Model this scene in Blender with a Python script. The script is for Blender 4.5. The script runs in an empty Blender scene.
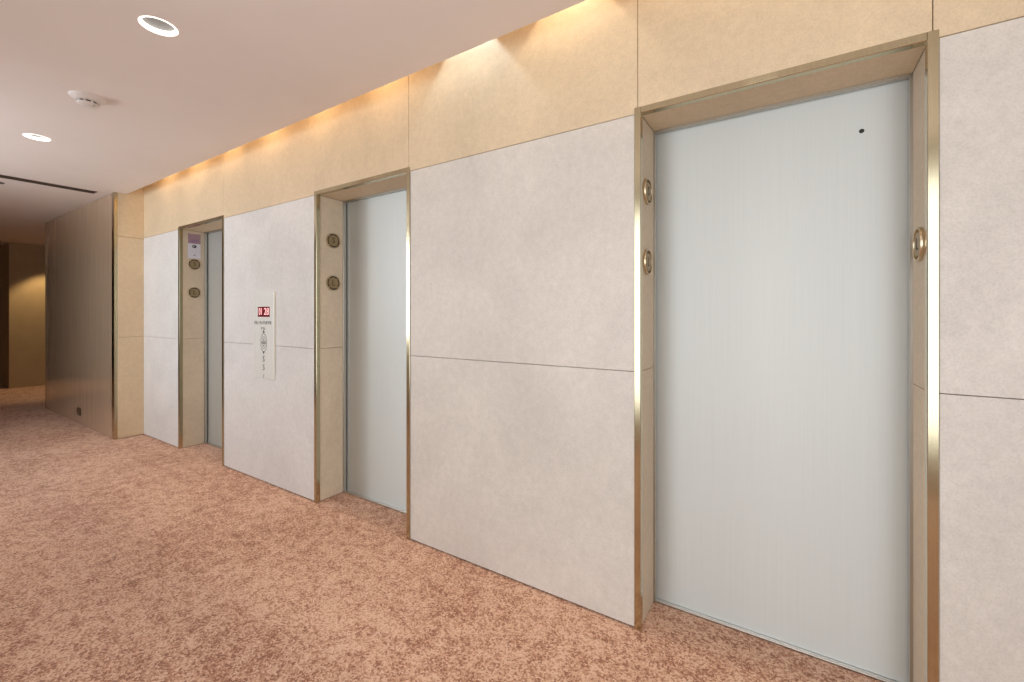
import bpy, bmesh, math, random
from mathutils import Vector, Matrix
random.seed(7)
S = bpy.context.scene
COL = S.collection

# ------------------------------------------------------------------ dimensions (metres)
D = 1.9215          # face of the stone wall
DOOR_Y = 2.178      # face of the lift doors
CEIL = 2.772
SOFFIT = 1.768      # ceiling stops here, the light cove is behind
PAN = 1.658         # face of the corridor panel
ZL, ZU, ZT = 1.146, 2.292, 2.318
ENDX = -6.366
RIGHT = 3.2
BACK = -0.9
FARX = -12.45
OPENX = -9.376
DOORS = [(-5.397, -4.409), (-2.997, -1.997), (-0.593, 0.394)]   # outer edges of the brass surrounds

# ------------------------------------------------------------------ materials
def mat(name):
    m = bpy.data.materials.new(name); m.use_nodes = True
    nt = m.node_tree; b = nt.nodes['Principled BSDF']
    return m, nt, b
def N(nt, t, **kw):
    n = nt.nodes.new(t)
    for k, v in kw.items():
        if k in n.inputs: n.inputs[k].default_value = v
        else: setattr(n, k, v)
    return n
def noise(nt, co, scale, detail=4, rough=0.55, dist=0.0):
    n = N(nt, 'ShaderNodeTexNoise', Scale=scale, Detail=detail, Roughness=rough, Distortion=dist)
    nt.links.new(co, n.inputs['Vector']); return n
def ramp(nt, fac, stops):
    r = nt.nodes.new('ShaderNodeValToRGB'); e = r.color_ramp.elements
    while len(e) < len(stops): e.new(0.5)
    for i, (p, c) in enumerate(stops):
        e[i].position = p; e[i].color = (*c, 1)
    nt.links.new(fac, r.inputs['Fac']); return r
def mix(nt, fac, a, b, mode='MIX'):
    m = nt.nodes.new('ShaderNodeMix'); m.data_type = 'RGBA'; m.blend_type = mode
    for k, v in (('Factor', fac),):
        if hasattr(v, 'links'): nt.links.new(v, m.inputs[0])
        else: m.inputs[0].default_value = v
    for i, v in ((6, a), (7, b)):
        if hasattr(v, 'links'): nt.links.new(v, m.inputs[i])
        else: m.inputs[i].default_value = (*v, 1)
    return m.outputs[2]
def plain(name, col, rough=0.5, metal=0.0, spec=0.5, emit=None, strength=0.0, var=0.04, scale=30):
    m, nt, b = mat(name)
    co = nt.nodes.new('ShaderNodeTexCoord').outputs['Object']
    n = noise(nt, co, scale)
    lo = tuple(max(0, c * (1 - var)) for c in col); hi = tuple(min(1, c * (1 + var)) for c in col)
    r = ramp(nt, n.outputs['Fac'], [(0.3, lo), (0.7, hi)])
    nt.links.new(r.outputs[0], b.inputs['Base Color'])
    b.inputs['Roughness'].default_value = rough; b.inputs['Metallic'].default_value = metal
    b.inputs['Specular IOR Level'].default_value = spec
    if emit:
        b.inputs['Emission Color'].default_value = (*emit, 1); b.inputs['Emission Strength'].default_value = strength
    return m
def stone(name, base, vary=0.10):
    m, nt, b = mat(name)
    co = nt.nodes.new('ShaderNodeTexCoord').outputs['Object']
    n1 = noise(nt, co, 1.6, 5, 0.6, 0.6); n2 = noise(nt, co, 28, 6, 0.7); n3 = noise(nt, co, 150, 2, 0.5)
    d = lambda k: tuple(c * k for c in base)
    c1 = ramp(nt, n1.outputs['Fac'], [(0.3, d(1 - vary)), (0.7, d(1 + vary * 0.6))]).outputs[0]
    c2 = ramp(nt, n2.outputs['Fac'], [(0.35, (0.94, 0.935, 0.93)), (0.65, (1.03, 1.03, 1.03))]).outputs[0]
    c3 = ramp(nt, n3.outputs['Fac'], [(0.25, (0.90, 0.90, 0.90)), (0.6, (1.02, 1.02, 1.02))]).outputs[0]
    c = mix(nt, 1.0, c1, c2, 'MULTIPLY'); c = mix(nt, 1.0, c, c3, 'MULTIPLY')
    v = N(nt, 'ShaderNodeTexVoronoi', Scale=4.0); nt.links.new(co, v.inputs['Vector'])      # sparse fossil pits
    pit = ramp(nt, v.outputs['Distance'], [(0.012, (1, 1, 1)), (0.026, (0, 0, 0))]).outputs[0]
    gate = ramp(nt, n1.outputs['Fac'], [(0.50, (0, 0, 0)), (0.56, (0.6, 0.6, 0.6))]).outputs[0]
    pm = mix(nt, 1.0, pit, gate, 'MULTIPLY')
    c = mix(nt, pm, c, d(0.45))
    nt.links.new(c, b.inputs['Base Color'])
    rr = N(nt, 'ShaderNodeMapRange'); nt.links.new(n2.outputs['Fac'], rr.inputs['Value'])
    rr.inputs['To Min'].default_value = 0.42; rr.inputs['To Max'].default_value = 0.62
    nt.links.new(rr.outputs[0], b.inputs['Roughness'])
    bp = N(nt, 'ShaderNodeBump', Strength=0.08, Distance=0.004); nt.links.new(n2.outputs['Fac'], bp.inputs['Height'])
    nt.links.new(bp.outputs[0], b.inputs['Normal'])
    b.inputs['Specular IOR Level'].default_value = 0.35
    return m
def brushed(name, col, rough, aniso, streak_axis, rot=0.25, var=0.05, metal=1.0, coat=0.0):
    m, nt, b = mat(name)
    co = nt.nodes.new('ShaderNodeTexCoord').outputs['Object']
    mp = nt.nodes.new('ShaderNodeMapping'); nt.links.new(co, mp.inputs['Vector'])
    mp.inputs['Scale'].default_value = streak_axis
    n = noise(nt, mp.outputs[0], 6, 3)
    lo = tuple(c * (1 - var) for c in col); hi = tuple(min(1, c * (1 + var)) for c in col)
    r = ramp(nt, n.outputs['Fac'], [(0.3, lo), (0.7, hi)])
    nt.links.new(r.outputs[0], b.inputs['Base Color'])
    b.inputs['Metallic'].default_value = metal; b.inputs['Coat Weight'].default_value = coat; b.inputs['Coat IOR'].default_value = 1.9; b.inputs['Coat Roughness'].default_value = 0.4; b.inputs['Roughness'].default_value = rough
    b.inputs['Anisotropic'].default_value = aniso; b.inputs['Anisotropic Rotation'].default_value = rot
    t = nt.nodes.new('ShaderNodeTangent'); t.direction_type = 'RADIAL'; t.axis = 'Z'
    nt.links.new(t.outputs[0], b.inputs['Tangent'])
    return m
def carpet_mat():
    m, nt, b = mat('woven_carpet')
    co = nt.nodes.new('ShaderNodeTexCoord').outputs['Object']
    n1 = N(nt, 'ShaderNodeTexVoronoi', Scale=135.0); nt.links.new(co, n1.inputs['Vector'])
    sep = nt.nodes.new('ShaderNodeSeparateColor'); nt.links.new(n1.outputs['Color'], sep.inputs[0])
    n2 = noise(nt, co, 13, 5, 0.65, 0.3); n3 = noise(nt, co, 1.3, 3, 0.5); n4 = noise(nt, co, 260, 1)
    a = N(nt, 'ShaderNodeMath', operation='MULTIPLY_ADD'); nt.links.new(n2.outputs['Fac'], a.inputs[0]); a.inputs[1].default_value = 1.1
    sc = N(nt, 'ShaderNodeMath', operation='MULTIPLY'); nt.links.new(sep.outputs[0], sc.inputs[0]); sc.inputs[1].default_value = 0.6
    nt.links.new(sc.outputs[0], a.inputs[2])
    a2 = N(nt, 'ShaderNodeMath', operation='MULTIPLY_ADD'); nt.links.new(n3.outputs['Fac'], a2.inputs[0]); a2.inputs[1].default_value = 0.5
    nt.links.new(a.outputs[0], a2.inputs[2])
    r = ramp(nt, a2.outputs[0], [(0.0, CARPET[0]), (1.0, CARPET[3])])
    mr = N(nt, 'ShaderNodeMapRange'); nt.links.new(a2.outputs[0], mr.inputs['Value']); mr.inputs['From Min'].default_value = 0.72; mr.inputs['From Max'].default_value = 1.4
    r = ramp(nt, mr.outputs[0], [(0.08, CARPET[0]), (0.40, CARPET[1]), (0.62, CARPET[2]), (0.95, CARPET[3])])
    nt.links.new(r.outputs[0], b.inputs['Base Color'])
    b.inputs['Roughness'].default_value = 0.95; b.inputs['Specular IOR Level'].default_value = 0.1
    b.inputs['Sheen Weight'].default_value = 0.15
    h = N(nt, 'ShaderNodeMath', operation='ADD'); nt.links.new(n1.outputs['Distance'], h.inputs[0]); nt.links.new(n4.outputs['Fac'], h.inputs[1])
    bp = N(nt, 'ShaderNodeBump', Strength=0.5, Distance=0.006); nt.links.new(h.outputs[0], bp.inputs['Height'])
    nt.links.new(bp.outputs[0], b.inputs['Normal'])
    return m
CARPET = [(0.29, 0.125, 0.075), (0.47, 0.245, 0.155), (0.62, 0.37, 0.25), (0.72, 0.48, 0.35)]

STONE = stone('limestone', (0.65, 0.602, 0.545))
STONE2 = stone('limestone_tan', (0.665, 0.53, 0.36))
STONE3 = stone('limestone_pale', (0.69, 0.668, 0.642))
STONE4 = stone('limestone_reveal_light_tint', (0.70, 0.60, 0.46))  # same stone as the wall; the reveals' different lighting is painted in as tan
JOINT = plain('dark_joint', (0.24, 0.19, 0.15), 0.9)
CARP = carpet_mat()
CEILM = plain('ceiling_paint', (0.80, 0.715, 0.665), 0.75, var=0.02, scale=2)
PAINT = plain('wall_paint', (0.66, 0.62, 0.58), 0.7, var=0.03, scale=2)
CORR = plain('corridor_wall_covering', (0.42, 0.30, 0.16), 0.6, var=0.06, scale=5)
STEEL = brushed('brushed_steel', (0.61, 0.628, 0.60), 0.52, 0.95, (30, 30, 0.3), var=0.02, metal=0.6, coat=0.25)
CHANNEL = brushed('grey_steel_channel', (0.50, 0.48, 0.43), 0.3, 0.4, (40, 40, 1))
BRASS = brushed('satin_brass', (0.54, 0.475, 0.32), 0.13, 0.5, (60, 60, 0.5))
AGED = plain('aged_brass', (0.36, 0.275, 0.155), 0.42, 0.8, var=0.12, scale=60)
BRIGHT = plain('polished_brass', (0.62, 0.52, 0.36), 0.3, 1.0)
DARK = plain('black_recess', (0.02, 0.017, 0.014), 0.7)
LETTER = plain('dark_letter', (0.07, 0.045, 0.02), 0.6)
SILVER = brushed('satin_silver', (0.83, 0.84, 0.79), 0.35, 0.5, (50, 50, 1), metal=0.25)
VENEER = None
def veneer():
    m, nt, b = mat('bronze_lacquer')
    co = nt.nodes.new('ShaderNodeTexCoord').outputs['Object']
    mp = nt.nodes.new('ShaderNodeMapping'); nt.links.new(co, mp.inputs['Vector']); mp.inputs['Scale'].default_value = (6, 6, 0.25)
    n = noise(nt, mp.outputs[0], 5, 4)
    r = ramp(nt, n.outputs['Fac'], [(0.3, (0.46, 0.33, 0.22)), (0.7, (0.55, 0.40, 0.27))])
    nt.links.new(r.outputs[0], b.inputs['Base Color'])
    b.inputs['Roughness'].default_value = 0.12; b.inputs['Metallic'].default_value = 0.35
    return m
VENEER = veneer()
WHITE = plain('white_plastic', (0.74, 0.68, 0.64), 0.5)
SLOT = plain('dark_grille', (0.05, 0.035, 0.028), 0.7)
LENS = plain('frosted_lens', (0.14, 0.13, 0.12), 0.4, emit=(1.0, 0.93, 0.86), strength=0.12)
RINGL = plain('lit_ring', (0.9, 0.88, 0.85), 0.5, emit=(1.0, 0.94, 0.86), strength=1.5)
OFFLENS = plain('unlit_lens', (0.09, 0.06, 0.05), 0.4)
DISP = plain('red_display_window', (0.10, 0.006, 0.01), 0.25, emit=(0.5, 0.02, 0.04), strength=0.12)
DIGIT = plain('lit_red_digit', (0.9, 0.5, 0.5), 0.5, emit=(1.0, 0.50, 0.50), strength=0.75)
INK = plain('black_ink', (0.04, 0.04, 0.038), 0.6)
GREYINK = plain('grey_ink', (0.22, 0.21, 0.19), 0.6)
PAPER = plain('white_paper', (0.70, 0.69, 0.78), 0.6, var=0.02)
MAUVE = plain('mauve_print', (0.38, 0.25, 0.29), 0.6, var=0.15, scale=50)
VIOLET = plain('violet_print', (0.22, 0.13, 0.30), 0.6, var=0.1)
SOCK = plain('dark_bronze_plate', (0.10, 0.06, 0.035), 0.4, 0.3)
SILL = brushed('aluminium_sill', (0.78, 0.77, 0.74), 0.3, 0.3, (1, 60, 60))
WFRAME = plain('white_window_frame', (0.72, 0.71, 0.69), 0.4)

# ------------------------------------------------------------------ mesh helpers
class MB:
    def __init__(s): s.bm = bmesh.new(); s.mi = 0
    def _done(s, faces):
        for f in faces: f.material_index = s.mi
    def box(s, x0, x1, y0, y1, z0, z1, bev=0.0, seg=2):
        t = bmesh.new()
        bmesh.ops.create_cube(t, size=1)
        for v in t.verts:
            v.co = Vector(((x0 + x1) / 2 + v.co.x * (x1 - x0), (y0 + y1) / 2 + v.co.y * (y1 - y0), (z0 + z1) / 2 + v.co.z * (z1 - z0)))
        if bev: bmesh.ops.bevel(t, geom=t.edges[:], offset=bev, segments=seg, affect='EDGES', profile=0.6)
        return s.add(t)
    def add(s, t, M=None):
        mp = {}
        for v in t.verts: mp[v] = s.bm.verts.new(M @ v.co if M else v.co)
        fs = []
        for f in t.faces:
            try: fs.append(s.bm.faces.new([mp[v] for v in f.verts]))
            except ValueError: pass
        for a, b in zip(fs, t.faces): a.smooth = b.smooth
        s._done(fs); t.free(); return fs
    def lathe(s, prof, axis='X', n=48, c=(0, 0, 0), smooth=True):
        """prof: list of (radius, height along axis)"""
        t = bmesh.new(); rings = []
        for r, h in prof:
            if r < 1e-6:
                rings.append([t.verts.new(s._ax(0, 0, h, axis, c))])
            else:
                rings.append([t.verts.new(s._ax(r * math.cos(2 * math.pi * k / n), r * math.sin(2 * math.pi * k / n), h, axis, c)) for k in range(n)])
        for a, b in zip(rings, rings[1:]):
            for k in range(n):
                j = (k + 1) % n
                if len(a) == 1 and len(b) == 1: continue
                if len(a) == 1: f = t.faces.new((a[0], b[k], b[j]))
                elif len(b) == 1: f = t.faces.new((a[k], b[0], a[j]))
                else: f = t.faces.new((a[k], b[k], b[j], a[j]))
                f.smooth = smooth
        bmesh.ops.recalc_face_normals(t, faces=t.faces[:])
        return s.add(t)
    @staticmethod
    def _ax(u, v, h, axis, c):
        c = Vector(c)
        if axis == 'X': return c + Vector((h, u, v))
        if axis == 'Y': return c + Vector((u, h, v))
        return c + Vector((u, v, h))
    def prism(s, pts, axis, a0, a1):
        """extrude polygon (u,v) along axis"""
        t = bmesh.new()
        def P(u, v, a): return {'X': (a, u, v), 'Y': (u, a, v), 'Z': (u, v, a)}[axis]
        A = [t.verts.new(P(u, v, a0)) for u, v in pts]; B = [t.verts.new(P(u, v, a1)) for u, v in pts]
        t.faces.new(A); t.faces.new(B[::-1])
        for k in range(len(pts)):
            j = (k + 1) % len(pts); t.faces.new((A[k], B[k], B[j], A[j]))
        bmesh.ops.recalc_face_normals(t, faces=t.faces[:])
        return s.add(t)
    def build(s, name, mats, parent=None, loc=(0, 0, 0)):
        me = bpy.data.meshes.new(name); s.bm.to_mesh(me); s.bm.free()
        for m in (mats if isinstance(mats, (list, tuple)) else [mats]): me.materials.append(m)
        o = bpy.data.objects.new(name, me); COL.objects.link(o); o.location = loc
        if parent: o.parent = parent
        return o
def sharp(o, ang=35):
    me = o.data
    bm = bmesh.new(); bm.from_mesh(me)
    for e in bm.edges:
        if len(e.link_faces) == 2 and e.calc_face_angle(0) > math.radians(ang): e.smooth = False
    bm.to_mesh(me); bm.free(); return o
def tag(o, label=None, cat=None, group=None, kind=None):
    for k, v in (('label', label), ('category', cat), ('group', group), ('kind', kind)):
        if v: o[k] = v
    return o
def thing(name, loc, label, cat, group=None, kind=None, rz=0):
    o = bpy.data.objects.new(name, None); COL.objects.link(o); o.location = loc; o.rotation_euler = (0, 0, rz)
    o.empty_display_size = 0.1
    return tag(o, label, cat, group, kind)
def text_mesh(name, body, size, depth, m, parent, M, spacing=1.0, kx=1.0):
    cu = bpy.data.curves.new(name, 'FONT'); cu.body = body; cu.size = size; cu.extrude = depth
    cu.align_x = 'CENTER'; cu.align_y = 'CENTER'; cu.space_character = spacing
    to = bpy.data.objects.new(name, cu); COL.objects.link(to)
    bpy.context.view_layer.update()
    me = bpy.data.meshes.new_from_object(to.evaluated_get(bpy.context.evaluated_depsgraph_get()))
    bpy.data.objects.remove(to); bpy.data.curves.remove(cu)
    me.transform(M @ Matrix.Diagonal((kx, 1, 1, 1))); me.materials.clear(); me.materials.append(m)
    me.name = name
    o = bpy.data.objects.new(name, me); COL.objects.link(o); o.parent = parent
    return o
# reading frames: u -> right as seen, v -> up, w -> towards the reader
FACE_X = Matrix(((0, 0, 1, 0), (1, 0, 0, 0), (0, 1, 0, 0), (0, 0, 0, 1)))     # seen from +X: right is +Y
FACE_NY = Matrix(((1, 0, 0, 0), (0, 0, -1, 0), (0, 1, 0, 0), (0, 0, 0, 1)))   # seen from -Y: right is +X

# ------------------------------------------------------------------ the setting
b = MB(); b.box(-18, RIGHT + .1, -5.1, 6.1, -0.06, 0.0)
tag(b.build('floor', CARP), 'mottled rust and tan carpet running through the lift lobby', 'carpet', kind='structure')

# stone wall with three lift openings
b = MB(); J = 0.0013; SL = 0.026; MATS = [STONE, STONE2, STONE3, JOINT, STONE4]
def slab(x0, x1, y0, y1, z0, z1, mi):
    b.mi = mi; b.box(x0, x1, y0, y1, z0, z1, 0.0012, 1)
TOP = 3.2
piers = [(ENDX, DOORS[0][0]), (DOORS[0][1], DOORS[1][0]), (DOORS[1][1], DOORS[2][0]), (DOORS[2][1], RIGHT)]
for i, (x0, x1) in enumerate(piers):
    segs = [(x0, x1)] if i < 3 else [(x0, x0 + 1.41), (x0 + 1.41, x1)]
    for (a, c) in segs:
        for z0, z1 in ((0.008, ZL), (ZL, ZU)):
            slab(a + J, c - J, D, D + SL, z0 + J, z1 - J, 2 if i in (0, 1) else 0)
        ua = a + (0 if a == ENDX or a != x0 else -0.014); uc = c + (0.014 if i < 3 else 0)   # upper joints stand over the brass
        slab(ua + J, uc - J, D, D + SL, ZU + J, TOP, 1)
    b.mi = 3; b.box(x0 + 0.045 if i else x0, x1 - 0.045 if i < 3 else x1, D + SL, 2.225, 0, TOP)
for (x0, x1) in DOORS:
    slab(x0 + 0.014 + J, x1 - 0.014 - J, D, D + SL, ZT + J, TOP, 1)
    b.mi = 3; b.box(x0 - 0.05, x1 + 0.05, D + SL, 2.225, ZT + 0.02, TOP)
    xi0, xi1 = x0 + 0.026, x1 - 0.026; zi = ZT - 0.03
    for s, xe in ((-1, xi0), (1, xi1)):                 # stone reveals, jointed at the same height as the wall
        xa, xb = (xe - 0.03, xe - 0.003) if s < 0 else (xe + 0.003, xe + 0.03)
        slab(xa, xb, D + SL, 2.146, 0.004, ZL - J, 4); slab(xa, xb, D + SL, 2.146, ZL + J, zi + 0.003, 4)
    slab(xi0 - 0.003, xi1 + 0.003, D + SL, 2.146, zi + 0.004, zi + 0.03, 1)  # head slab: tan stone colour stands in for the shade under it
b.mi = 3; b.box(ENDX, RIGHT, 2.225, 2.3, 0, TOP)
tag(b.build('wall_front', MATS), 'pale limestone slab wall holding the three lift entrances', 'wall', kind='structure')

# short return wall between the corridor panel and the stone wall
b = MB()
for z0, z1 in ((0.006, ZL), (ZL, ZU - .01), (ZU - .01, TOP)):
    b.mi = 0; b.box(ENDX - 0.026, ENDX, PAN + 0.030, D + 0.02, z0 + J, z1 - J, 0.001, 1)
b.mi = 1; b.box(ENDX - 0.3, ENDX - 0.026, PAN + 0.035, 2.3, 0, TOP)
tag(b.build('wall_left', [STONE2, JOINT]), 'narrow tan stone return wall beside the dark corridor panel', 'wall', kind='structure')

# corridor wall behind the panel and past the side passage
b = MB(); b.box(OPENX + 0.02, ENDX - 0.3, PAN + 0.03, PAN + 0.16, 0, CEIL); b.box(OPENX + 0.02, OPENX + 0.14, PAN + 0.16, 6.0, 0, CEIL)
tag(b.build('wall_corridor', CORR), 'wall carrying the dark corridor panel', 'wall', kind='structure')
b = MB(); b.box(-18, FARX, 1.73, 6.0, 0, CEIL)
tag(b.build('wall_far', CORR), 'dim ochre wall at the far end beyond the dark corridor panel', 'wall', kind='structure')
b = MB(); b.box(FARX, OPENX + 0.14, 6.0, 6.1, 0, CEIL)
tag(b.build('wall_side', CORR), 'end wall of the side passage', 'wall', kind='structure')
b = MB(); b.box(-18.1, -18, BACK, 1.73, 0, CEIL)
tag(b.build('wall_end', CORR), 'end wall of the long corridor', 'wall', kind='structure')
b = MB(); b.box(RIGHT, RIGHT + 0.1, BACK, 2.3, 0, TOP)
tag(b.build('wall_right', PAINT), 'painted end wall of the lift lobby', 'wall', kind='structure')
# wall opposite the lifts: two wide windows
W1 = (-2.1, 2.15, 0.30, 2.62); W2 = (-6.7, -4.25, 1.0, 2.66); BAY = 0.75; BAY1 = 0.45
b = MB()
b.box(-18, W2[0], BACK - 0.2, BACK, 0, CEIL); b.box(W2[1], W1[0], BACK - 0.2, BACK, 0, CEIL); b.box(W1[1], RIGHT, BACK - 0.2, BACK, 0, CEIL)
for W, dp in ((W1, BAY1), (W2, BAY)):
    b.box(W[0], W[1], BACK - dp, BACK, 0, W[2]); b.box(W[0], W[1], BACK - dp, BACK, W[3], CEIL)
for W, dp in ((W1, BAY1), (W2, BAY)):
    for xj in (W[0] - .1, W[1]): b.box(xj, xj + .1, BACK - dp, BACK - .2, 0, CEIL)
tag(b.build('wall_back', PAINT), 'painted wall opposite the lifts', 'wall', kind='structure')
def window(name, x0, x1, z0, z1, y, nm, label):
    w = MB(); f = 0.05
    w.box(x0, x1, y, y + 0.06, z0, z0 + f, .004); w.box(x0, x1, y, y + 0.06, z1 - f, z1, .004)
    for k in range(nm + 1):
        xx = x0 + (x1 - x0 - f) * k / nm; w.box(xx, xx + f, y, y + 0.06, z0 + f, z1 - f, .004)
    tag(w.build(name, WFRAME), label, 'window', kind='structure')
window('window_1', *W1, BACK - BAY1 + 0.04, 3, 'wide white framed window opposite the lifts')
window('window_2', *W2, BACK - BAY + 0.04, 3, 'wide white framed window farther down the lobby')

# ceiling with round holes for the recessed downlights, and the light cove along the stone wall
DL = [(-0.16, 0.822), (-2.535, 0.822), (-4.912, 0.825), (-6.93, 0.86)]
b = MB(); R_DL = 0.072; H = 0.15
def quad(x0, x1, y0, y1):
    t = bmesh.new(); t.faces.new([t.verts.new((x, y, CEIL)) for x, y in ((x0, y0), (x0, y1), (x1, y1), (x1, y0))]); b.add(t)
quad(-18, RIGHT, BACK, 0.82 - H); quad(-18, RIGHT, 0.82 + H + .04, PAN); xs = -18
for (x, y) in sorted(DL):
    quad(xs, x - H, 0.82 - H, 0.82 + H + .04)
    t = bmesh.new(); n = 48
    inner = [t.verts.new((x + R_DL * math.cos(2 * math.pi * k / n), y + R_DL * math.sin(2 * math.pi * k / n), CEIL)) for k in range(n)]
    outer = []
    for k in range(n):
        c, s_ = math.cos(2 * math.pi * k / n), math.sin(2 * math.pi * k / n); m_ = max(abs(c), abs(s_))
        ox, oy = x + H * c / m_, y + H * s_ / m_
        oy = 0.82 + H + .04 if s_ / m_ > 0.999 else (0.82 - H if s_ / m_ < -0.999 else oy)
        outer.append(t.verts.new((ox, oy, CEIL)))
    for k in range(n):
        j = (k + 1) % n; t.faces.new((inner[k], inner[j], outer[j], outer[k]))
    b.add(t)
    xs = x + H
quad(xs, RIGHT, 0.82 - H, 0.82 + H + .04)
quad(ENDX - 0.3, RIGHT, PAN, SOFFIT - 0.012)
quad(FARX, OPENX + 0.14, PAN, 6.0); quad(-18, FARX, PAN, 1.8); quad(OPENX + .14, ENDX - .3, PAN, PAN + .2)
b.box(ENDX, RIGHT, SOFFIT - 0.012, SOFFIT, CEIL, 2.86)                   # soffit lip
b.box(ENDX, RIGHT, 1.60, SOFFIT, 2.86, 2.872)                            # cove shelf
b.box(ENDX, RIGHT, 1.585, 1.60, 2.86, 3.22); b.box(ENDX, RIGHT, 1.585, 2.0, 3.2, 3.22)
b.box(-18, RIGHT, BACK, 1.58, 3.22, 3.24); b.box(-18, ENDX, 1.58, 6.0, 3.22, 3.24)
bmesh.ops.remove_doubles(b.bm, verts=b.bm.verts[:], dist=1e-5)
tag(b.build('ceiling', CEILM), 'flat pinkish ceiling with a lit cove along the stone wall', 'ceiling', kind='structure')

# ------------------------------------------------------------------ lift doors
def lift_door(idx, x0, x1, label, hole=None):
    t = thing('door_%d' % idx, ((x0 + x1) / 2, DOOR_Y, 0), label, 'lift door', 'steel lift doors in the stone wall', 'structure')
    L = Vector(t.location); hw = (x1 - x0) / 2
    w = MB(); w.box(-hw - 0.01, hw + 0.01, 0.0, 0.028, 0.0085, ZT + 0.02, 0.002)
    leaf = w.build('door_leaf', STEEL, t); leaf['label'] = 'brushed steel door leaf'
    if hole:
        w = MB(); w.lathe([(0, -0.0015), (0.007, -0.0015), (0.0085, -0.0008), (0.0085, 0.002)], 'Y', 24, (hole[0] - L.x, 0, hole[1]))
        k = w.build('keyhole', DARK, leaf); k['label'] = 'small black key hole'
    # brass surround: flat bar with a return into the reveal
    w = MB(); F = 0.028; p = -0.006; y0 = D + p - DOOR_Y; y1 = D + 0.020 - DOOR_Y; ym = D - 0.001 - DOOR_Y
    for s in (-1, 1):
        xa, xb = sorted((s * hw, s * (hw - F)))
        w.box(xa, xb, y0, ym + .001, 0.002, ZT, 0.0015, 1)
        xa, xb = sorted((s * (hw - F), s * (hw - F + 0.004)))
        w.box(xa, xb, ym, y1 + .006, 0.002, ZT - F, 0.0008, 1)
    w.box(-hw + F, hw - F, y0, ym + .001, ZT - F, ZT, 0.0015, 1)
    w.box(-hw + F - .004, hw - F + .004, ym, y1 + .006, ZT - F, ZT - F + .004, 0.0008, 1)
    f = w.build('door_surround', BRASS, t); f['label'] = 'brass surround'
    # steel channel at the back of the reveal
    w = MB(); xi = hw - 0.026
    for s in (-1, 1):
        xa, xb = sorted((s * (xi + 0.012), s * (xi - 0.006))); w.box(xa, xb, 2.1465 - DOOR_Y, 2.170 - DOOR_Y, 0.004, ZT - 0.034, 0.001, 1)
    w.box(-xi - .012, xi + .012, 2.1465 - DOOR_Y, 2.170 - DOOR_Y, ZT - 0.037, ZT - 0.022, 0.001, 1)
    w.build('jamb_channel', CHANNEL, t)
    w = MB()
    for ya, yb, zz in ((-0.022, -0.013, .008), (-0.011, 0.0, .0082)):
        w.box(-xi + .002, xi - .002, ya, yb, 0.0, zz, 0.0012, 1)
    w.box(-xi + .002, xi - .002, -0.022, 0.028, 0, 0.004)
    s_ = w.build('door_sill', SILL, t); s_['label'] = 'ribbed aluminium sill'
    return t
lift_door(1, *DOORS[0], 'steel lift door farthest down the lobby, next to the paper notice')
lift_door(2, *DOORS[1], 'middle steel lift door, right of the silver call panel')
lift_door(3, *DOORS[2], 'nearest wide steel lift door with a small black hole near the top', hole=(0.226, 2.121))

# ------------------------------------------------------------------ round floor indicators on the reveals
def make_indicator(letter_mesh_body):
    t = thing('floor_indicator', (0, 0, 0), '', 'floor indicator', 'round brass floor indicators on the lift reveals')
    w = MB(); w.lathe([(0, 0.001), (0.050, 0.001), (0.050, 0.006), (0.043, 0.007), (0, 0.007)], 'X', 48)
    sharp(w.build('mounting_disc', SOCK, t))
    w = MB(); w.lathe([(0.049, 0.0), (0.0545, 0.0), (0.0555, 0.003), (0.0555, 0.017), (0.0545, 0.0195), (0.0515, 0.0195), (0.050, 0.018), (0.049, 0.006)], 'X', 64)
    r = sharp(w.build('outer_ring', BRIGHT, t)); r['label'] = 'polished brass ring'
    for k in range(4):
        w = MB(); a = math.pi / 4 + k * math.pi / 2; c = Vector((0.0115, 0.0445 * math.cos(a), 0.0435 * math.sin(a)))
        q = bmesh.new(); bmesh.ops.create_cube(q, size=1)
        M = Matrix.Translation(c) @ Matrix.Rotation(a, 4, 'X') @ Matrix.Diagonal((0.007, 0.008, 0.005, 1)); w.add(q, M); w.build('spacer', BRIGHT, t)
    w = MB(); w.lathe([(0, 0.0165), (0.034, 0.0165), (0.0385, 0.015), (0.0395, 0.012), (0.0395, 0.006)], 'X', 64)
    f = sharp(w.build('face', AGED, t)); f['label'] = 'aged brass face'
    for c in t.children: c.data.transform(Matrix.Diagonal((0.68, 1.06, 1.06, 1)))
    return t
def letter_on(t, ch):
    M = Matrix.Translation((0.0168 * 0.68, 0, -0.001)) @ FACE_X
    o = text_mesh('letter', ch, 0.060, 0.0008, LETTER, t, M)
    o['label'] = 'dark letter ' + ch
    return o
proto = make_indicator('S'); ls = letter_on(proto, 'S'); ll = letter_on(proto, 'L'); ll.parent = None
ZHI, ZLO, YI = 1.968, 1.643, (2.052, 2.056, 2.024)
spots = []
for (x0, x1), which in zip(DOORS, ('the farthest lift door, just below the paper notice', 'the middle lift door', 'the nearest lift door')):
    xr = x0 + 0.026 - 0.003
    spots.append((xr, ZHI, 'S', 0, 'round brass disc marked S, upper disc beside ' + which))
    spots.append((xr, ZLO, 'L', 0, 'round brass disc marked L, lower disc beside ' + which.replace(', just below the paper notice', '')))
spots[0] = (spots[0][0], 1.937, 'S', 0, 'round brass disc just below the paper notice at the farthest lift door')
spots[1] = (spots[1][0], 1.635, 'L', 0, 'round brass disc marked L, lower disc beside the farthest lift door')
spots.append((DOORS[2][1] - 0.026 + 0.003, ZLO, 'L', math.pi, 'single brass disc on the right reveal of the nearest lift door'))
parts = [c for c in proto.children if c is not ls]
letters = {'S': ls, 'L': ll}
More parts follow.
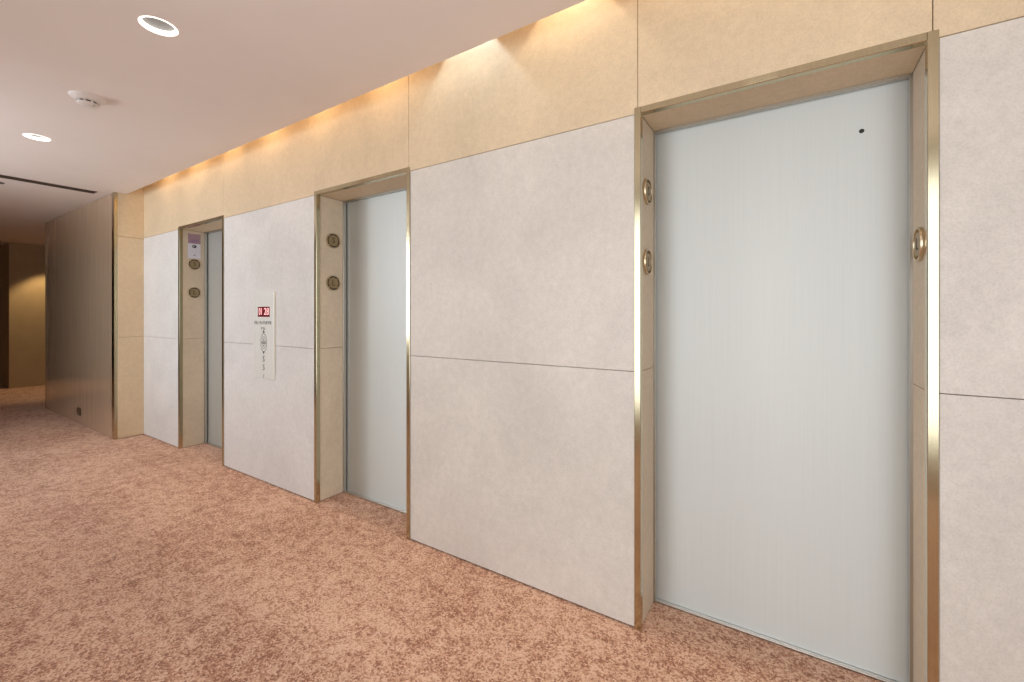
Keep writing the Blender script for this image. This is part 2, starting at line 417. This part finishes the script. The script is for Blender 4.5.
for i, (x, z, ch, rz, lab) in enumerate(spots):
    if i == 0: t = proto
    else:
        t = proto.copy(); COL.objects.link(t)
        for c in parts + [letters[ch]]:
            d = c.copy(); COL.objects.link(d); d.parent = t
    t.location = (x, YI[min(i // 2, 2)], z); t.rotation_euler = (0, 0, rz); t['label'] = lab
bpy.data.objects.remove(ll)

# ------------------------------------------------------------------ hall call panel
PX, PZ, PW, PH = -3.690, 1.230, 0.312, 0.716
t = thing('call_panel', (PX, D, PZ), 'tall silver lift call panel with red floor display on the stone wall', 'call panel')
w = MB(); w.box(-PW / 2, PW / 2, -0.018, 0.0003, -PH / 2, PH / 2, 0.002, 2)
fp = w.build('faceplate', SILVER, t)
w = MB(); w.box(-0.083, 0.101, -0.0195, -0.0175, 0.151, 0.236, 0.001, 1)
dp = w.build('display', DISP, t); dp['label'] = 'dark red floor display'
text_mesh('digit', '01', 0.082, 0.0006, DIGIT, dp, Matrix.Translation((-0.038, -0.0202, 0.1935)) @ FACE_NY, kx=0.72)
text_mesh('digit', '28', 0.082, 0.0006, DIGIT, dp, Matrix.Translation((0.054, -0.0202, 0.1935)) @ FACE_NY, kx=0.95)
def glyphs(w, x0, x1, z, h, pattern):
    """a line of small print too small to read in the photograph"""
    n = len(pattern); st = (x1 - x0) / n
    for i, ch in enumerate(pattern):
        xa = x0 + i * st; th = h * 0.22; g = st * 0.74; y0, y1 = -0.0186, -0.0178
        if ch == ' ': continue
        if ch in 'abd': w.box(xa, xa + th, y0, y1, z - h / 2, z + h / 2)
        if ch in 'bc': w.box(xa + g - th, xa + g, y0, y1, z - h / 2, z + h / 2)
        if ch in 'abc': w.box(xa, xa + g, y0, y1, z + h / 2 - th, z + h / 2)
        if ch in 'bd': w.box(xa, xa + g, y0, y1, z - h / 2, z - h / 2 + th)
        if ch in 'abcd': w.box(xa, xa + g, y0, y1, z - th / 2, z + th / 2)
        if ch == 'i': w.box(xa + g * .3, xa + g * .3 + th, y0, y1, z - h / 2, z + h / 2)
w = MB(); glyphs(w, -0.140, 0.128, 0.103, 0.026, 'abdicdiadbcab'); w.build('print', GREYINK, t); w = MB(); glyphs(w, -0.032, 0.035, 0.056, 0.022, 'acd')
w.build('print', GREYINK, t)
# up / down call control: two triangles around a rounded diamond engraving
def tri(w, cx, cz, r, up, y0=-0.0196, y1=-0.0176):
    s = 1 if up else -1
    w.prism([(cx - r, cz - s * r * .7), (cx + r, cz - s * r * .7), (cx, cz + s * r)], 'Y', y0, y1)
w = MB(); tri(w, 0.008, 0.030, 0.016, True); w.build('up_arrow', INK, t)
w = MB(); tri(w, 0.008, -0.146, 0.013, False); w.build('down_arrow', INK, t)
def outline(w, pts, th, cx, cz):
    n = len(pts)
    for k in range(n):
        (xa, za), (xb, zb) = pts[k], pts[(k + 1) % n]; d = math.hypot(xb - xa, zb - za); nx, nz = -(zb - za) / d * th / 2, (xb - xa) / d * th / 2
        w.prism([(cx + xa + nx, cz + za + nz), (cx + xb + nx, cz + zb + nz), (cx + xb - nx, cz + zb - nz), (cx + xa - nx, cz + za - nz)], 'Y', -0.0188, -0.0176)
def half(up):
    w = MB(); s = 1 if up else -1; pts = []
    for k in range(9):
        a = math.pi * k / 8; pts.append((0.046 * math.cos(a), s * (0.004 + 0.070 * math.sin(a) ** 0.9)))
    outline(w, pts, 0.006, 0.008, -0.062)
    pts = [(0.026 * math.cos(math.pi * k / 8), s * (0.010 + 0.040 * math.sin(math.pi * k / 8))) for k in range(9)]
    outline(w, pts, 0.005, 0.008, -0.062)
    tri(w, 0.008, -0.062 + s * 0.026, 0.011, up, -0.0192)
    return w
o = half(True).build('call_button', GREYINK, t); o['label'] = 'up call button'
o = half(False).build('call_button', GREYINK, t); o['label'] = 'down call button'
for zz, ch, sz in ((-0.199, 'S', 0.068), (-0.268, 'S', 0.068), (-0.340, '/', 0.048)):
    text_mesh('key_mark', ch, sz, 0.0008, INK, t, Matrix.Translation((0.008, -0.0186, zz)) @ FACE_NY)

# ------------------------------------------------------------------ paper notice beside the farthest lift
t = thing('paper_notice', (DOORS[0][0] + 0.023, 2.052, 2.0), 'small white and mauve paper notice with a black oval beside the farthest lift', 'notice')
w = MB(); w.box(0.0003, 0.0022, -0.0585, 0.0585, 0, 0.262, 0.0004, 1); w.build('sheet', PAPER, t)
w = MB(); w.box(0.002, 0.0028, -0.0583, 0.0583, 0.158, 0.2618)
hd = w.build('printed_header', MAUVE, t); hd['label'] = 'mauve printed header'
w = MB()
for k, (a, c) in enumerate(((-0.04, 0.02), (-0.04, 0.045), (-0.03, 0.04))): w.box(0.0026, 0.0034, a, c, 0.168 + k * 0.013, 0.174 + k * 0.013)
w.build('print', VIOLET, hd)
w = MB(); q = [(0.021 * math.cos(2 * math.pi * k / 32), 0.128 + 0.0165 * math.sin(2 * math.pi * k / 32)) for k in range(32)]; w.prism(q, 'X', 0.002, 0.003)
ov = w.build('oval_symbol', INK, t); ov['label'] = 'black oval symbol'
w = MB(); w.prism([(-0.006 + 0.008 * math.cos(2 * math.pi * k / 20), 0.130 + 0.004 * math.sin(2 * math.pi * k / 20)) for k in range(20)], 'X', 0.003, 0.0035); w.build('oval_highlight', PAPER, ov)
w = MB(); w.box(0.002, 0.0028, -0.006, 0.012, 0.030, 0.040); w.build('small_mark', GREYINK, t)

# ------------------------------------------------------------------ corridor panel with brass edges and its socket
t = thing('corridor_panel', ((OPENX + ENDX) / 2, PAN, 0), 'full height glossy bronze brown panel with brass edges lining the corridor', 'wall panel', kind='thing')
cx = t.location.x
w = MB(); w.box(OPENX + 0.03 - cx, ENDX - 0.078 - cx, 0.003, 0.028, 0.004, CEIL - 0.004, 0.001, 1); w.build('panel_face', VENEER, t)
w = MB(); w.prism([(ENDX - 0.077 - cx, 0), (ENDX - cx, 0), (ENDX - cx, 0.029), (ENDX - 0.012 - cx, 0.029), (ENDX - 0.012 - cx, 0.012), (ENDX - 0.077 - cx, 0.012)], 'Z', 0.002, CEIL - 0.002)
o = w.build('edge_trim', BRASS, t); o['label'] = 'brass corner trim'
w = MB(); w.prism([(OPENX - cx, 0), (OPENX + 0.028 - cx, 0), (OPENX + 0.028 - cx, 0.012), (OPENX + 0.012 - cx, 0.012), (OPENX + .012 - cx, 0.1), (OPENX - cx, 0.1)], 'Z', 0.002, CEIL - 0.002)
o = w.build('edge_trim', BRASS, t); o['label'] = 'brass edge trim'
t = thing('wall_socket', (-7.68, PAN + 0.003, 0.16), 'small dark socket plate low on the brown corridor panel', 'socket', kind='thing')
w = MB(); w.box(-0.073, 0.073, -0.009, -0.0003, -0.046, 0.046, 0.003, 2); w.build('plate', SOCK, t)
for sx in (-0.036, 0.036):
    w = MB()
    for dx, dz, ww, hh in ((0, 0.014, 0.005, 0.010), (-0.011, -0.010, 0.009, 0.005), (0.011, -0.010, 0.009, 0.005)):
        w.box(sx + dx - ww / 2, sx + dx + ww / 2, -0.0098, -0.0085, dz - hh / 2, dz + hh / 2)
    w.build('outlet', DARK, t)

# ------------------------------------------------------------------ ceiling fittings
def make_downlight(lit):
    t = thing('downlight', (0, 0, CEIL), '', 'ceiling light', 'recessed round downlights')
    w = MB(); w.lathe([(R_DL - 0.0065, 0.0005), (R_DL - 0.005, -0.002), (R_DL + 0.001, -0.002), (R_DL + 0.003, -0.0005)], 'Z', 64)
    w.build('trim_ring', RINGL if lit else OFFLENS, t)
    w = MB(); w.lathe([(R_DL - 0.006, -0.001), (R_DL - 0.008, 0.020)], 'Z', 64)
    o = w.build('lamp_cup', RINGL if lit else OFFLENS, t)
    w = MB(); w.lathe([(R_DL - 0.002, 0.020), (R_DL * 0.7, 0.018), (0, 0.017)], 'Z', 64)
    w.build('lens', LENS if lit else OFFLENS, t)
    return t
pl = make_downlight(True)
labs = {1: 'lit round downlight nearest the camera, above the smoke detector', 2: 'lit round downlight beyond the smoke detector'}
kids = list(pl.children); pl.location = (*DL[1], CEIL); pl['label'] = 'lit round downlight showing its full lens, nearest in the ceiling'
c = pl.copy(); COL.objects.link(c); c.location = (*DL[2], CEIL); c['label'] = 'lit round downlight between the smoke detector and the slot vent'
for k in kids:
    d = k.copy(); COL.objects.link(d); d.parent = c
c = pl.copy(); COL.objects.link(c); c.location = (*DL[0], CEIL); c['label'] = 'lit round downlight overhead in front of the nearest lift'
for k in kids:
    d = k.copy(); COL.objects.link(d); d.parent = c
dk = make_downlight(False); dk.location = (*DL[3], CEIL); dk['label'] = 'dark unlit round downlight beyond the slot vent'

t = thing('smoke_detector', (-3.74, 0.847, CEIL), 'round white smoke detector on the ceiling between two downlights', 'smoke detector')
w = MB(); w.lathe([(0.088, 0.0), (0.088, -0.004), (0.083, -0.009), (0.060, -0.027), (0.052, -0.030), (0, -0.030)], 'Z', 64); w.build('base', WHITE, t)
w = MB(); w.lathe([(0.048, -0.0295), (0.048, -0.040), (0, -0.040)], 'Z', 48); w.build('sensing_slot', SLOT, t)
for k in range(9):
    w = MB(); a = 2 * math.pi * k / 9 + 0.2
    q = bmesh.new(); bmesh.ops.create_cube(q, size=1)
    w.add(q, Matrix.Translation((0.047 * math.cos(a), 0.047 * math.sin(a), -0.035)) @ Matrix.Rotation(a, 4, 'Z') @ Matrix.Diagonal((0.008, 0.009, 0.012, 1))); w.build('cage_rib', WHITE, t)
w = MB(); w.lathe([(0.052, -0.039), (0.053, -0.042), (0.048, -0.048), (0.028, -0.053), (0, -0.054)], 'Z', 48); w.build('cap', WHITE, t)
w = MB(); w.lathe([(0.004, 0), (0.004, -0.002), (0, -0.0025)], 'Z', 12, (0.03, 0.02, -0.051)); w.build('indicator_lamp', SOCK, t)

t = thing('slot_vent', (-6.58, 0.4, CEIL), 'long dark linear slot vent across the corridor ceiling', 'air vent', kind='thing')
w = MB(); w.box(-0.066, -0.056, -1.2, 1.155, -0.004, -0.0003, .001, 1); w.box(0.056, 0.066, -1.2, 1.155, -0.004, -0.0003, .001, 1); w.box(-0.056, 0.056, 1.145, 1.155, -0.004, -0.0003); w.box(-0.056, 0.056, -1.2, -1.19, -0.004, -0.0003)
w.build('frame', SOCK, t)
w = MB(); w.box(-0.056, 0.056, -1.19, 1.145, -0.0012, -0.0003); w.build('slot', SLOT, t)
w = MB(); w.box(-0.006, 0.006, -1.19, 1.145, -0.0035, -0.0012); w.build('blade', SOCK, t)

# ------------------------------------------------------------------ light
def area(name, loc, rot, sx, sy, power, col):
    l = bpy.data.lights.new(name, 'AREA'); l.shape = 'RECTANGLE'; l.size = sx; l.size_y = sy; l.energy = power; l.color = col
    o = bpy.data.objects.new(name, l); COL.objects.link(o); o.location = loc; o.rotation_euler = rot; return o
def spot(name, loc, power, col, ang, blend, rad, rot=(0, 0, 0)):
    l = bpy.data.lights.new(name, 'SPOT'); l.energy = power; l.color = col; l.spot_size = math.radians(ang); l.spot_blend = blend; l.shadow_soft_size = rad
    o = bpy.data.objects.new(name, l); COL.objects.link(o); o.location = loc; o.rotation_euler = rot; return o
P2 = math.pi / 2
area('daylight', ((W1[0] + W1[1]) / 2, BACK - BAY1 - 0.01, (W1[2] + W1[3]) / 2), (P2, 0, 0), W1[1] - W1[0], W1[3] - W1[2], 92, (0.90, 0.955, 1.0))
area('daylight', ((W2[0] + W2[1]) / 2, BACK - BAY - 0.01, (W2[2] + W2[3]) / 2), (P2, 0, 0), W2[1] - W2[0], W2[3] - W2[2], 98, (0.86, 0.93, 1.0))
WARM = (1.0, 0.74, 0.44)
area('cove_strip', ((ENDX + RIGHT) / 2, 1.80, 3.17), (0, 0, 0), RIGHT - ENDX - .1, 0.05, 7, WARM)
for k in range(-3, 9):
    x = -0.85 - 0.68 * k - (0.06 if k == 0 else 0)
    if x < ENDX + .2 or x > RIGHT - .2: continue
    spot('cove_spot', (x, 1.86, 3.14), (17 if k == 1 else 15 if k == 0 else 11), (0.72, 0.89, 1.0) if k == 1 else (1.0, 0.87, 0.66) if k < 1 else WARM, 78 if k in (0, 1) else 125, 0.15 if k in (0, 1) else 1.0, 0.012 if k in (0, 1) else 0.03)
for i in (0, 1, 2):
    spot('downlight_lamp', (*DL[i], CEIL - 0.006), 6, (1.0, 0.86, 0.70), 130, 0.8, 0.01)
spot('passage_lamp', (FARX + 0.45, 2.225, CEIL - 0.02), 85, (1.0, 0.75, 0.42), 80, 0.4, 0.03)
spot('passage_lamp', (-11.0, 4.2, CEIL - 0.02), 20, (1.0, 0.75, 0.45), 110, 0.6, 0.03)

wd = bpy.data.worlds.new('World'); S.world = wd; wd.use_nodes = True
wd.node_tree.nodes['Background'].inputs[0].default_value = (0.9, 0.95, 1.0, 1); wd.node_tree.nodes['Background'].inputs[1].default_value = 0.3

# ------------------------------------------------------------------ camera
cam = bpy.data.cameras.new('camera'); co = bpy.data.objects.new('camera', cam); COL.objects.link(co); S.camera = co
co.location = (0, 0, 1.4); co.rotation_euler = (P2, 0, math.radians(32.91))
cam.sensor_fit = 'HORIZONTAL'; cam.sensor_width = 36; cam.lens = 434.366 / 1024 * 36
cam.shift_y = -(341 - 314.653) / 1024
cam.clip_start = 0.02
S.view_settings.view_transform = 'Standard'; S.view_settings.look = 'None'; S.view_settings.gamma = 1
S.view_settings.exposure = 0.09; S.view_settings.use_curve_mapping = False
S.cycles.use_denoising = True
S.cycles.max_bounces = 8; S.cycles.diffuse_bounces = 5
